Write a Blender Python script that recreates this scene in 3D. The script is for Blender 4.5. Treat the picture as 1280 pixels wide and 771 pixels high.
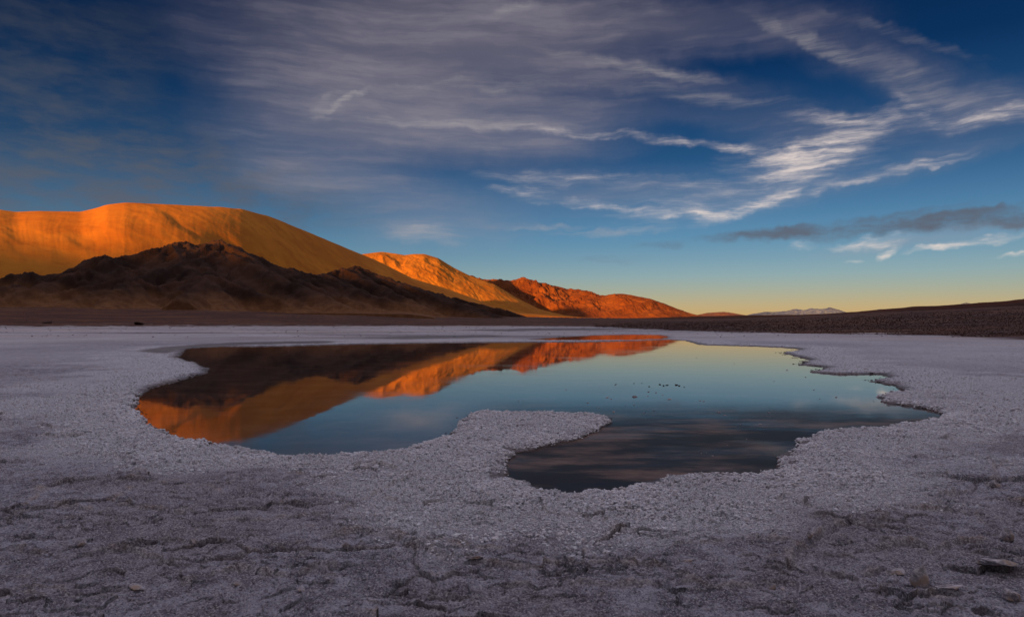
import bpy, math, random
import numpy as np
R = math.radians
for o in list(bpy.data.objects):
    bpy.data.objects.remove(o)
sc = bpy.context.scene

# ------------------------------------------------------------------ camera
F = 850.0            # focal length in photo pixels (photo is 1280 wide)
HOR = 406.0          # photo row of the true horizon
CAMH = 1.6
cd = bpy.data.cameras.new('camera')
cam = bpy.data.objects.new('camera', cd)
sc.collection.objects.link(cam)
cam.location = (0, 0, CAMH)
cam.rotation_euler = (R(90), 0, 0)
cd.sensor_fit = 'HORIZONTAL'
cd.sensor_width = 36
cd.lens = 36 * F / 1280
cd.shift_y = (HOR - 385.5) / 1280
cd.clip_start = 0.05
cd.clip_end = 200000
sc.camera = cam

# ------------------------------------------------------------------ world and sun
SUN_AZ = 204.0       # clockwise from +Y (view direction): behind the camera, to the left
SUN_EL = 4.0
EXPOSURE = 1.15
SKY_STRENGTH = 0.058
vs = sc.view_settings
vs.view_transform = 'Standard'
vs.look = 'None'
vs.gamma = 1
vs.use_curve_mapping = False
vs.exposure = EXPOSURE

world = bpy.data.worlds.new('World')
sc.world = world
world.use_nodes = True


class NT:
    """small helper that writes node trees"""
    def __init__(s, nt):
        s.nt = nt
        nt.nodes.clear()

    def n(s, kind, ins=None, **props):
        nd = s.nt.nodes.new(kind)
        for k, v in props.items():
            setattr(nd, k, v)
        for k, v in (ins or {}).items():
            s.put(nd.inputs[k], v)
        return nd

    def put(s, sock, v):
        if isinstance(v, bpy.types.NodeSocket):
            s.nt.links.new(v, sock)
        elif isinstance(v, bpy.types.Node):
            s.nt.links.new(v.outputs[0], sock)
        else:
            if sock.type == 'RGBA' and len(v) == 3:
                v = (*v, 1)
            sock.default_value = v

    def m(s, op, a, b=0.0, c=0.0, clamp=False):
        nd = s.n('ShaderNodeMath', {0: a, 1: b, 2: c}, operation=op)
        nd.use_clamp = clamp
        return nd.outputs[0]

    def ramp(s, x, a, b, lo=0.0, hi=1.0, kind='SMOOTHSTEP'):
        nd = s.n('ShaderNodeMapRange', {0: x, 1: a, 2: b, 3: lo, 4: hi}, interpolation_type=kind)
        return nd.outputs[0]

    def mix(s, f, a, b, kind='MIX'):
        nd = s.n('ShaderNodeMix', data_type='RGBA', blend_type=kind)
        s.put(nd.inputs[0], f)
        s.put(nd.inputs[6], a)
        s.put(nd.inputs[7], b)
        return nd.outputs[2]

    def noise(s, vec, scale, detail=4, rough=0.5, dist=0.0, out=0):
        nd = s.n('ShaderNodeTexNoise', {'Vector': vec, 'Scale': scale, 'Detail': detail, 'Roughness': rough, 'Distortion': dist})
        return nd.outputs[out]

    def colramp(s, x, stops):
        nd = s.n('ShaderNodeValToRGB', {0: x})
        cr = nd.color_ramp
        while len(cr.elements) > 1:
            cr.elements.remove(cr.elements[-1])
        cr.elements[0].position = stops[0][0]
        cr.elements[0].color = (*stops[0][1], 1)
        for p, c in stops[1:]:
            e = cr.elements.new(p)
            e.color = (*c, 1)
        return nd.outputs[0]


def px_dir(x, y):
    """photo pixel -> (azimuth, elevation) in degrees"""
    az = math.atan2(x - 640, F)
    el = math.atan2(HOR - y, math.hypot(x - 640, F))
    return math.degrees(az), math.degrees(el)


def build_world():
    t = NT(world.node_tree)
    tc = t.n('ShaderNodeTexCoord')
    sep = t.n('ShaderNodeSeparateXYZ', {0: tc.outputs['Generated']})
    X, Y, Z = sep.outputs
    k = 180 / math.pi
    az = t.m('MULTIPLY', t.m('ARCTAN2', X, Y), k)
    el = t.m('MULTIPLY', t.m('ARCSINE', Z), k)
    P = t.n('ShaderNodeCombineXYZ', {0: az, 1: el, 2: 0.0}).outputs[0]
    sky = t.n('ShaderNodeTexSky', sky_type='NISHITA')
    sky.sun_disc = False
    sky.sun_elevation = R(SUN_EL)
    sky.sun_rotation = R(SUN_AZ)
    sky.altitude = 2300
    sky.air_density = 1.0
    sky.dust_density = 1.0
    sky.ozone_density = 2.0
    # dusk air: deeper and bluer with height, cream to gold low over the plain
    tint = t.colramp(t.m('DIVIDE', el, 40.0, clamp=True), SKY_TINT)
    base = t.mix(1.0, sky.outputs[0], tint, 'MULTIPLY')
    # warp for the cirrus
    w1 = t.n('ShaderNodeVectorMath', {0: t.noise(P, 0.10, 4, 0.55, out=1), 1: (0.5, 0.5, 0.5)}, operation='SUBTRACT').outputs[0]
    w1 = t.n('ShaderNodeVectorMath', {0: w1, 1: (2.6, 1.6, 0)}, operation='MULTIPLY').outputs[0]
    w2 = t.n('ShaderNodeVectorMath', {0: t.noise(P, 0.45, 3, 0.6, out=1), 1: (0.5, 0.5, 0.5)}, operation='SUBTRACT').outputs[0]
    w2 = t.n('ShaderNodeVectorMath', {0: w2, 1: (2.4, 1.3, 0)}, operation='MULTIPLY').outputs[0]
    PW = t.n('ShaderNodeVectorMath', {0: P, 1: w1}, operation='ADD').outputs[0]
    w3 = t.n('ShaderNodeVectorMath', {0: w2, 1: (0.7, 0.15, 0)}, operation='MULTIPLY').outputs[0]
    PF = t.n('ShaderNodeVectorMath', {0: PW, 1: w3}, operation='ADD').outputs[0]
    PW = t.n('ShaderNodeVectorMath', {0: PW, 1: w2}, operation='ADD').outputs[0]

    def fibre(rot, sx, sy, lo, hi, detail=6, rough=0.6, base=PF):
        mp = t.n('ShaderNodeMapping', {0: base, 2: (0, 0, R(-rot)), 3: (sx, sy, 1)})
        return t.ramp(t.noise(mp.outputs[0], 1.0, detail, rough), lo, hi)

    def blob(x, y, rx, ry, rot, amp, soft=1.0, base=PW):
        """an elliptic patch of cloud: centre in photo pixels, radii in pixels, tilt in degrees"""
        a, e = px_dir(x, y)
        q = 180 / math.pi / F
        mp = t.n('ShaderNodeMapping', {0: base, 1: (a, e, 0), 2: (0, 0, R(rot)), 3: (rx * q, ry * q, 1)}, vector_type='TEXTURE')
        ln = t.n('ShaderNodeVectorMath', {0: mp.outputs[0]}, operation='LENGTH').outputs['Value']
        return t.ramp(ln, 1.0, 1.0 - soft, 0.0, amp)

    def total(blobs, base=PW):
        s = None
        for b in blobs:
            # each patch waits for the sum before it, so few values are alive at once
            pos = base if s is None else t.n('ShaderNodeVectorMath', {0: s, 1: (1e-7, 1e-7, 0.0), 2: base}, operation='MULTIPLY_ADD').outputs[0]
            v = blob(*b, base=pos)
            s = v if s is None else t.m('ADD', s, v)
        return s

    col = base
    for layer in CLOUDS:
        dens = total(layer['blobs'])
        chain = t.n('ShaderNodeVectorMath', {0: dens, 1: (1e-7, 1e-7, 0.0), 2: PF}, operation='MULTIPLY_ADD').outputs[0]
        f = None
        for fb in layer['fibres']:
            v = fibre(*fb, base=chain)
            f = v if f is None else t.m('MULTIPLY', f, v)
        keep = layer.get('keep', 0.0)
        f = t.m('ADD', t.m('MULTIPLY', f, 1 - keep), keep)
        d = t.m('MULTIPLY', dens, f)
        d = t.m('SUBTRACT', 1.0, t.m('EXPONENT', t.m('MULTIPLY', d, -1.6)), clamp=True)
        low = t.ramp(el, 5.0, 22.0, kind='LINEAR')
        cc = t.mix(low, layer['low'], layer['high'])
        col = t.mix(d, col, cc)
    # added glow out of view, overhead and behind the viewer, to light the salt
    f = t.m('MAXIMUM', t.ramp(el, 28.0, 46.0), t.m('MULTIPLY', t.ramp(Y, 0.1, -0.5), t.ramp(el, 0.0, 12.0)))
    vn = t.ramp(t.noise(P, 0.05, 4, 0.6), 0.3, 0.7, 0.75, 1.0)
    back = t.mix(t.ramp(Y, 0.1, -0.5), FILL_TOP, FILL_BACK)
    col = t.mix(t.m('MULTIPLY', f, vn), col, back)
    bg = t.n('ShaderNodeBackground', {0: col, 1: SKY_STRENGTH})
    t.n('ShaderNodeOutputWorld', {0: bg.outputs[0]})
    world.cycles.sampling_method = 'MANUAL'
    world.cycles.sample_map_resolution = 512


SKY_TINT = [(0.0, (1.25, 0.80, 0.62)), (0.04, (1.15, 0.80, 0.70)), (0.10, (0.85, 0.80, 0.88)), (0.18, (0.50, 0.66, 0.82)), (0.33, (0.14, 0.31, 0.49)), (0.5, (0.035, 0.155, 0.31)), (0.7, (0.025, 0.10, 0.22)), (1.0, (0.05, 0.12, 0.26))]
FILL_TOP = (5.4, 5.0, 5.9)  # bright glow added overhead, above the view, as fill for the salt
FILL_BACK = (1.3, 1.1, 1.1)  # dimmer part of the added glow, behind the viewer
CLOUDS = [
    # grey-blue stratus, left and far right
    dict(blobs=[(40, 190, 330, 110, -4, 1.0), (230, 225, 300, 60, -6, 0.8), (100, 250, 300, 40, 0, 0.6), (1170, 281, 250, 11, 0, 2.4), (970, 290, 120, 9, 4, 1.5), (1210, 268, 120, 5, 3, 1.2), (1090, 274, 130, 6, 3, 0.8),
                (770, 322, 60, 7, 0, 0.8), (825, 308, 40, 6, 0, 0.7), (60, 40, 200, 90, 0, 0.5)],
         fibres=[(3, 0.10, 0.30, 0.36, 0.60), (8, 0.3, 1.0, 0.2, 0.75)], keep=0.05, low=(0.95, 1.05, 1.35), high=(0.40, 0.46, 0.62)),
    # wide mauve veil, thinning towards the right
    dict(blobs=[(520, 80, 330, 130, -6, 1.5), (430, 150, 200, 110, 10, 1.1), (640, 30, 300, 70, -5, 1.1), (850, 25, 260, 45, -8, 0.7), (620, 170, 240, 60, 0, 0.8), (560, 280, 180, 45, 0, 0.5), (760, 240, 200, 40, 0, 0.35), (480, 240, 200, 40, -5, 0.5),
                (770, 95, 260, 30, -10, 0.45), (800, 140, 240, 20, -6, 0.35), (1100, 80, 210, 40, -30, 0.32), (1000, 160, 140, 40, -10, 0.3), (950, 240, 180, 36, 8, 0.35), (1220, 150, 130, 40, 4, 0.4), (1130, 215, 140, 18, 10, 0.35), (1150, 300, 160, 14, 4, 0.4)],
         fibres=[(-10, 0.05, 0.34, 0.34, 0.64), (-16, 0.10, 1.1, 0.24, 0.74), (6, 0.25, 1.0, 0.05, 0.8)], keep=0.24, low=(2.6, 2.4, 2.7), high=(1.65, 1.5, 1.85)),
    # bright cirrus: hooks and fans right of the middle
    dict(blobs=[(1000, 203, 75, 26, 8, 2.0), (1035, 186, 50, 20, 24, 1.4), (1000, 200, 130, 50, 10, 0.35), (880, 255, 200, 34, 8, 0.3), (985, 195, 60, 12, -14, 0.9), (930, 186, 90, 7, -10, 1.0), (850, 178, 110, 7, -6, 0.6), (720, 166, 150, 7, -6, 0.5), (610, 160, 130, 7, 0, 0.4), (1072, 162, 60, 24, 16, 1.0), (1045, 150, 70, 12, -14, 0.5),
                (960, 250, 75, 12, 22, 1.2), (925, 262, 75, 11, 16, 1.1), (860, 270, 85, 8, 0, 1.2), (780, 262, 90, 7, -6, 0.8), (700, 252, 80, 8, -3, 0.6), (650, 240, 55, 8, -2, 0.8), (700, 224, 140, 14, -1, 0.45), (830, 232, 90, 12, 3, 0.3),
                (1120, 216, 90, 6, 11, 0.9), (1175, 207, 45, 4, 8, 0.8), (1060, 228, 60, 8, 14, 0.6), (1140, 135, 34, 12, -48, 0.6), (1190, 140, 90, 26, -6, 0.35), (1190, 156, 60, 6, 6, 0.9), (1245, 150, 60, 13, 6, 1.1),
                (1095, 302, 45, 10, 3, 1.9), (1050, 304, 28, 6, 0, 1.2), (1110, 314, 18, 5, 20, 1.3), (1190, 306, 55, 5, 9, 2.0), (1245, 297, 35, 6, 6, 1.5), (995, 305, 22, 8, 10, 0.8), (1270, 316, 22, 2.5, 0, 1.2), (1065, 323, 14, 3, 0, 0.6)],
         fibres=[(22, 0.18, 0.9, 0.30, 0.68), (-18, 0.28, 1.7, 0.28, 0.72), (34, 0.4, 3.2, 0.15, 0.78)], keep=0.03, low=(7.0, 5.9, 5.2), high=(5.4, 4.7, 4.5)),
    # thin streaks high up
    dict(blobs=[(428, 128, 46, 6, 34, 1.5), (412, 128, 50, 22, 34, 0.4), (402, 132, 22, 8, 55, 0.6), (1000, 45, 95, 10, -28, 0.5), (1040, 70, 50, 8, -30, 0.4), (1120, 45, 120, 8, -26, 0.22), (770, 78, 150, 9, -10, 0.5), (830, 92, 120, 7, -10, 0.5), (640, 15, 50, 8, 14, 0.8), (560, 155, 200, 8, 0, 0.5), (640, 150, 160, 9, -4, 0.5), (880, 120, 160, 12, -10, 0.35), (760, 292, 90, 6, 0, 0.7),
                (680, 285, 60, 6, 2, 0.5), (530, 290, 60, 20, -6, 0.6), (600, 110, 130, 10, 0, 0.4), (520, 110, 110, 12, 8, 0.4), (1130, 100, 100, 22, -30, 0.4)],
         fibres=[(-14, 0.10, 1.0, 0.30, 0.68), (-20, 0.3, 2.4, 0.24, 0.76)], keep=0.06, low=(3.6, 3.3, 3.3), high=(2.6, 2.4, 2.5)),
]

build_world()

sd = bpy.data.lights.new('sun', 'SUN')
sd.energy = 5.0
sd.angle = R(1.0)
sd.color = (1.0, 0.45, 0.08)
sun = bpy.data.objects.new('sun', sd)
sc.collection.objects.link(sun)
sa, se = R(SUN_AZ), R(SUN_EL)
SV = np.array([math.sin(sa) * math.cos(se), math.cos(sa) * math.cos(se), math.sin(se)])
from mathutils import Vector
sun.rotation_euler = Vector(SV).to_track_quat('Z', 'Y').to_euler()
sun.location = (0, 0, 50)


# ------------------------------------------------------------------ numpy noise
def _hash(ix, iy, seed):
    h = (ix.astype(np.int64) * 374761393 + iy.astype(np.int64) * 668265263 + seed * 1274126177) & 0xFFFFFFFF
    h = ((h ^ (h >> 13)) * 1274126177) & 0xFFFFFFFF
    h = ((h ^ (h >> 16)) * 2246822519) & 0xFFFFFFFF
    return (h ^ (h >> 15)).astype(np.float64) / 4294967296.0


def gn(x, y, seed=0):
    """gradient noise, about -1..1"""
    x0 = np.floor(x); y0 = np.floor(y)
    fx = x - x0; fy = y - y0
    u = fx * fx * fx * (fx * (fx * 6 - 15) + 10)
    v = fy * fy * fy * (fy * (fy * 6 - 15) + 10)

    def g(dx, dy):
        a = _hash(x0 + dx, y0 + dy, seed) * 2 * math.pi
        return np.cos(a) * (fx - dx) + np.sin(a) * (fy - dy)
    a = g(0, 0); b = g(1, 0); c = g(0, 1); d = g(1, 1)
    return ((a + (b - a) * u) * (1 - v) + (c + (d - c) * u) * v) * 1.5


def fbm(x, y, octaves=4, rough=0.5, seed=0):
    s = 0; a = 1.0; t = 0.0
    for i in range(octaves):
        s = s + a * gn(x * 2 ** i + 17.3 * i, y * 2 ** i - 9.1 * i, seed + i)
        t += a; a *= rough
    return s / t


def ridged(x, y, octaves=4, rough=0.5, seed=0):
    s = 0; a = 1.0; t = 0.0
    for i in range(octaves):
        s = s + a * (1 - np.abs(gn(x * 2 ** i + 5.7 * i, y * 2 ** i + 3.3 * i, seed + i)) * 1.6)
        t += a; a *= rough
    return s / t


def voro(x, y, seed=0):
    """F1, F2 and the random number of the nearest cell"""
    x0 = np.floor(x); y0 = np.floor(y)
    f1 = np.full(x.shape, 9.0); f2 = np.full(x.shape, 9.0); cid = np.zeros(x.shape)
    for dx in (-1, 0, 1):
        for dy in (-1, 0, 1):
            cx = x0 + dx; cy = y0 + dy
            px = cx + _hash(cx, cy, seed); py = cy + _hash(cx, cy, seed + 7)
            d = np.hypot(px - x, py - y)
            r = _hash(cx, cy, seed + 13)
            near = d < f1
            f2 = np.where(near, f1, np.minimum(f2, d))
            cid = np.where(near, r, cid)
            f1 = np.where(near, d, f1)
    return f1, f2, cid


def sst(a, b, x):
    t = np.clip((x - a) / (b - a), 0, 1)
    return t * t * (3 - 2 * t)


def grid_mesh(name, X, Y, Z, mat, attrs=None, smooth=True, closed=False, kind='structure'):
    nr, nc = X.shape
    me = bpy.data.meshes.new(name)
    me.vertices.add(nr * nc)
    me.vertices.foreach_set('co', np.stack([X, Y, Z], -1).reshape(-1).astype(np.float32))
    ii = np.arange(nr * nc).reshape(nr, nc)
    if closed:
        ii = np.concatenate([ii, ii[:, :1]], 1)
    a = ii[:-1, :-1]; b = ii[:-1, 1:]; c = ii[1:, 1:]; d = ii[1:, :-1]
    q = np.stack([a, b, c, d], -1).reshape(-1, 4)
    nf = len(q)
    me.loops.add(nf * 4)
    me.loops.foreach_set('vertex_index', q.reshape(-1).astype(np.int32))
    me.polygons.add(nf)
    me.polygons.foreach_set('loop_start', (np.arange(nf) * 4).astype(np.int32))
    me.polygons.foreach_set('loop_total', np.full(nf, 4, np.int32))
    me.polygons.foreach_set('use_smooth', np.full(nf, smooth))
    me.update(calc_edges=True)
    for k, v in (attrs or {}).items():
        at = me.attributes.new(k, 'FLOAT', 'POINT')
        at.data.foreach_set('value', v.reshape(-1).astype(np.float32))
    me.materials.append(mat)
    o = bpy.data.objects.new(name, me)
    sc.collection.objects.link(o)
    if kind:
        o['kind'] = kind
    return o


def soup_mesh(name, V, T, mat, attrs=None, smooth=False):
    me = bpy.data.meshes.new(name)
    me.vertices.add(len(V))
    me.vertices.foreach_set('co', V.reshape(-1).astype(np.float32))
    nf = len(T)
    me.loops.add(nf * 3)
    me.loops.foreach_set('vertex_index', T.reshape(-1).astype(np.int32))
    me.polygons.add(nf)
    me.polygons.foreach_set('loop_start', (np.arange(nf) * 3).astype(np.int32))
    me.polygons.foreach_set('loop_total', np.full(nf, 3, np.int32))
    me.polygons.foreach_set('use_smooth', np.full(nf, smooth))
    me.update(calc_edges=True)
    for k, v in (attrs or {}).items():
        at = me.attributes.new(k, 'FLOAT', 'POINT')
        at.data.foreach_set('value', v.reshape(-1).astype(np.float32))
    me.materials.append(mat)
    o = bpy.data.objects.new(name, me)
    sc.collection.objects.link(o)
    return o


def px_az(x):
    return np.arctan2(np.asarray(x, float) - 640, F)


def crest_height(x, y, r):
    """height of a point seen at photo pixel x, y at horizontal distance r"""
    x = np.asarray(x, float); y = np.asarray(y, float)
    return CAMH + (HOR - y) / np.hypot(x - 640, F) * r


def interp_px(pts, x):
    p = np.array(pts, float)
    return np.interp(x, p[:, 0], p[:, 1])


def smooth_px(pts, x, w):
    """interpolate, then soften the corners"""
    return sum(interp_px(pts, x + w * k) for k in (-1, -0.5, 0, 0.5, 1)) / 5


# ------------------------------------------------------------------ materials
def new_mat(name):
    m = bpy.data.materials.new(name)
    m.use_nodes = True
    return m, NT(m.node_tree)


def finish(t, col, rough, bump=None, strength=0.5, dist=0.01, spec=0.3):
    b = t.n('ShaderNodeBsdfPrincipled', {'Base Color': col, 'Roughness': rough, 'Specular IOR Level': spec})
    if bump is not None:
        bn = t.n('ShaderNodeBump', {'Strength': strength, 'Distance': dist, 'Height': bump})
        t.nt.links.new(bn.outputs[0], b.inputs['Normal'])
    t.n('ShaderNodeOutputMaterial', {0: b.outputs[0]})


def attr(t, name):
    return t.n('ShaderNodeAttribute', attribute_name=name).outputs['Fac']


def mat_ground():
    m, t = new_mat('salt_ground')
    P = t.n('ShaderNodeTexCoord').outputs['Object']
    fresh, tan, mud, soil = (attr(t, k) for k in ('fresh', 'tan', 'mud', 'soil'))
    n_big = t.noise(P, 0.5, 5, 0.6)
    n_mid = t.noise(P, 6, 5, 0.6)
    n_fine = t.noise(P, 70, 5, 0.65)
    old = t.mix(t.ramp(n_mid, 0.35, 0.65), (0.20, 0.185, 0.235), (0.54, 0.52, 0.62))
    old = t.mix(t.ramp(n_big, 0.4, 0.62, 0.0, 0.5), old, (0.34, 0.30, 0.34))
    old = t.mix(t.ramp(n_fine, 0.50, 0.64, 0.0, 0.75), old, (0.82, 0.79, 0.83))
    old = t.mix(t.ramp(n_fine, 0.46, 0.36, 0.0, 0.75), old, (0.085, 0.075, 0.085))
    frs = t.mix(t.ramp(n_fine, 0.40, 0.58), (0.42, 0.41, 0.49), (0.93, 0.92, 0.96))
    c = t.mix(fresh, old, frs)
    tn = t.mix(t.ramp(n_fine, 0.35, 0.65), (0.40, 0.31, 0.27), (0.82, 0.69, 0.62))
    c = t.mix(t.m('MULTIPLY', tan, 0.75), c, tn)
    md = t.mix(t.ramp(t.noise(P, 0.9, 5, 0.6), 0.42, 0.62), (0.020, 0.015, 0.015), (0.15, 0.098, 0.078))
    md = t.mix(t.ramp(n_mid, 0.35, 0.7, 0, 0.5), md, (0.05, 0.036, 0.033))
    c = t.mix(mud, c, md)
    sl = t.mix(t.ramp(t.noise(P, 0.11, 6, 0.7), 0.4, 0.62), (0.042, 0.010, 0.004), (0.11, 0.031, 0.012))
    sl = t.mix(t.ramp(t.noise(P, 0.008, 5, 0.6), 0.45, 0.62, 0, 0.6), sl, (0.17, 0.070, 0.022))
    c = t.mix(soil, c, sl)
    bh = t.m('ADD', t.m('MULTIPLY', n_fine, 0.5), t.m('MULTIPLY', t.noise(P, 260, 3, 0.6), 0.25))
    rough = t.m('SUBTRACT', 0.85, t.m('MULTIPLY', mud, 0.35))
    finish(t, c, rough, bh, 1.0, 0.035)
    return m


def mat_rock(name, dark, light, tint, s1, s2, bump=0.4, dist=3.0):
    m, t = new_mat(name)
    P = t.n('ShaderNodeTexCoord').outputs['Object']
    a = t.noise(P, s1, 6, 0.6)
    b = t.noise(P, s2, 6, 0.65)
    c = t.mix(t.ramp(a, 0.38, 0.62), dark, light)
    c = t.mix(t.ramp(b, 0.45, 0.65, 0, 0.55), c, tint)
    finish(t, c, 0.95, b, bump, dist, spec=0.1)
    return m


def mat_water():
    m, t = new_mat('brine')
    P = t.n('ShaderNodeTexCoord').outputs['Object']
    bump = t.noise(P, 2.2, 3, 0.5)
    bn = t.n('ShaderNodeBump', {'Strength': 0.05, 'Distance': 0.01, 'Height': bump})
    fr = t.n('ShaderNodeFresnel', {'IOR': 1.33, 'Normal': bn.outputs[0]})
    rough = t.ramp(t.noise(P, 0.35, 4, 0.6), 0.35, 0.65, 0.012, 0.05)
    gl = t.n('ShaderNodeBsdfGlossy', {'Color': (0.97, 0.91, 0.90), 'Roughness': rough, 'Normal': bn.outputs[0]})
    tr = t.n('ShaderNodeBsdfTransparent', {'Color': (0.78, 0.80, 0.80)})
    mx = t.n('ShaderNodeMixShader', {0: fr.outputs[0], 1: tr.outputs[0], 2: gl.outputs[0]})
    # a skin of brown silt floats where the pond is shallowest, at its near end
    yy = t.n('ShaderNodeSeparateXYZ', {0: P}).outputs
    stretch = t.n('ShaderNodeMapping', {0: P, 3: (0.45, 1.0, 1)}).outputs[0]
    sk = t.ramp(t.noise(stretch, 0.9, 6, 0.62), 0.30, 0.56, 0.62, 0.97)
    sk = t.m('MULTIPLY', sk, t.ramp(yy[1], 15.5, 10.0))
    sk = t.m('MULTIPLY', sk, t.ramp(yy[0], -1.2, 0.3))
    scol = t.mix(t.ramp(t.noise(stretch, 0.8, 6, 0.68), 0.45, 0.66), (0.016, 0.013, 0.015), (0.22, 0.135, 0.10))
    film = t.n('ShaderNodeBsdfPrincipled', {'Base Color': scol, 'Roughness': 0.5, 'Specular IOR Level': 0.08, 'Normal': bn.outputs[0]})
    mx = t.n('ShaderNodeMixShader', {0: sk, 1: mx.outputs[0], 2: film.outputs[0]})
    t.n('ShaderNodeOutputMaterial', {0: mx.outputs[0]})
    return m


M_GROUND = mat_ground()
M_WATER = mat_water()
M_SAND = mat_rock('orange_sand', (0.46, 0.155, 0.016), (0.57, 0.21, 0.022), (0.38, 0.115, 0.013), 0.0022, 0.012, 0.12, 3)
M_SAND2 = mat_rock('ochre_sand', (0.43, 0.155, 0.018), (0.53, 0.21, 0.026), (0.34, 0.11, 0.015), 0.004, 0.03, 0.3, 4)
M_RED = mat_rock('red_rock', (0.16, 0.044, 0.015), (0.24, 0.076, 0.022), (0.09, 0.026, 0.012), 0.002, 0.007, 0.2, 8)
def mat_foot():
    m, t = new_mat('foothill_rock')
    P = t.n('ShaderNodeTexCoord').outputs['Object']
    a = t.noise(P, 0.01, 6, 0.6); b = t.noise(P, 0.05, 6, 0.65)
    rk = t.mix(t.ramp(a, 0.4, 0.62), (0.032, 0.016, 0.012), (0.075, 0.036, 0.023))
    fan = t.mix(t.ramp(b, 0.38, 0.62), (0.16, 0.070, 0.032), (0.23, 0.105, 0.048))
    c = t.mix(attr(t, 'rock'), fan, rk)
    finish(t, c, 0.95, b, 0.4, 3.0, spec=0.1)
    return m


M_FOOT = mat_foot()
M_DARK = mat_rock('dark_hill_rock', (0.075, 0.034, 0.022), (0.15, 0.07, 0.04), (0.045, 0.022, 0.018), 0.008, 0.05, 0.5, 3)
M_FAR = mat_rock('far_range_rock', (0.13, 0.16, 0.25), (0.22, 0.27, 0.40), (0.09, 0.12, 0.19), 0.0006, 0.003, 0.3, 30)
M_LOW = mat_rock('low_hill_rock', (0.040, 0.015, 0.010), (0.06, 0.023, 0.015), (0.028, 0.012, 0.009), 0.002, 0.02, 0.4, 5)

# ------------------------------------------------------------------ the salt flat and plain: one sheet to the horizon
POND = [(227, 438), (239, 435), (281, 433), (353, 432.3), (437, 430), (522, 428.7), (600, 427.8), (740, 427), (800, 425.6), (835, 424.2), (856, 425.5), (880, 431), (940, 432.5), (995, 435), (1002, 437.5), (978, 441), (1015, 450),
        (998, 456), (1040, 459), (1015, 465), (1045, 468), (1100, 467.5), (1112, 472), (1088, 477), (1115, 481), (1130, 489), (1095, 495), (1105, 503), (1140, 508), (1175, 514), (1180, 521),
        (1150, 527), (1125, 532), (1090, 537), (1050, 538), (1025, 542), (995, 552), (995, 562), (968, 572), (972, 587), (945, 596), (910, 594), (870, 595), (830, 598), (805, 603), (772, 612), (720, 618),
        (685, 615), (660, 603), (634, 596), (632, 583), (645, 567), (690, 557), (735, 545), (758, 533), (764, 523), (742, 519), (700, 517), (630, 516), (598, 516), (577, 524), (568, 539), (547, 550), (522, 558),
        (480, 566), (416, 571), (353, 569), (281, 558), (214, 546), (184, 529), (168, 512), (173, 495), (197, 482), (227, 476), (260, 464), (248, 455), (220, 447)]
STRIP = [(660, 424.5), (700, 421.5), (744, 419), (790, 418), (824, 418.5), (838, 421), (828, 424), (790, 425), (740, 425.6), (690, 425.6)]
MUD = [[(160, 440), (200, 434), (280, 429), (410, 426.5), (430, 430), (281, 433), (227, 438), (252, 458), (225, 449), (190, 444)],
       [(450, 423), (501, 420.2), (606, 419), (650, 420), (598, 423), (501, 425)],
       [(560, 413.2), (680, 410.2), (760, 409.6), (830, 410.5), (740, 412.8), (640, 414.2)]]


def px_ground(p):
    p = np.array(p, float)
    Yd = CAMH * F / (p[:, 1] - HOR)
    return np.stack([(p[:, 0] - 640) / F * Yd, Yd], -1)


def sdf(poly, X, Y):
    """signed distance, positive outside"""
    d = np.full(X.shape, 1e9); inside = np.zeros(X.shape, bool)
    n = len(poly)
    for i in range(n):
        ax, ay = poly[i]; bx, by = poly[(i + 1) % n]
        ex, ey = bx - ax, by - ay
        wx, wy = X - ax, Y - ay
        tt = np.clip((wx * ex + wy * ey) / (ex * ex + ey * ey), 0, 1)
        d = np.minimum(d, (wx - ex * tt) ** 2 + (wy - ey * tt) ** 2)
        c = ((ay > Y) != (by > Y))
        if ey != 0:
            c &= X < ex * (Y - ay) / ey + ax
            inside ^= c
    d = np.sqrt(d)
    return np.where(inside, -d, d)


POND_W, STRIP_W, MUD_W = px_ground(POND), px_ground(STRIP), [px_ground(p) for p in MUD]

RISE = np.array([  # pixel column, start of the brown soil, distance of its far edge, rows above the horizon there
    (-700, 560, 1900, 18), (0, 640, 1900, 18), (250, 640, 2000, 19), (450, 700, 2600, 17), (600, 800, 3400, 11), (720, 600, 3600, 9), (800, 240, 2600, 8), (860, 175, 1900, 7),
    (930, 142, 1600, 8), (1014, 128, 1500, 10.5), (1116, 118, 1400, 14.5), (1280, 90, 1300, 19), (1500, 80, 1200, 22), (2200, 80, 1200, 24)], float)


def plain_rise(px, r):
    R0 = np.interp(px, RISE[:, 0], RISE[:, 1]); R1 = np.interp(px, RISE[:, 0], RISE[:, 2]); E = np.interp(px, RISE[:, 0], RISE[:, 3])
    top = CAMH + E / F * R1
    tt = np.clip((r - R0) / (R1 - R0), 0, 1)
    z = top * (0.75 * tt ** 1.15 + 0.25 * tt * tt)
    z = z * (1 - sst(0, 9000, r - R1) * 0.98)
    return z, R0


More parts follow.
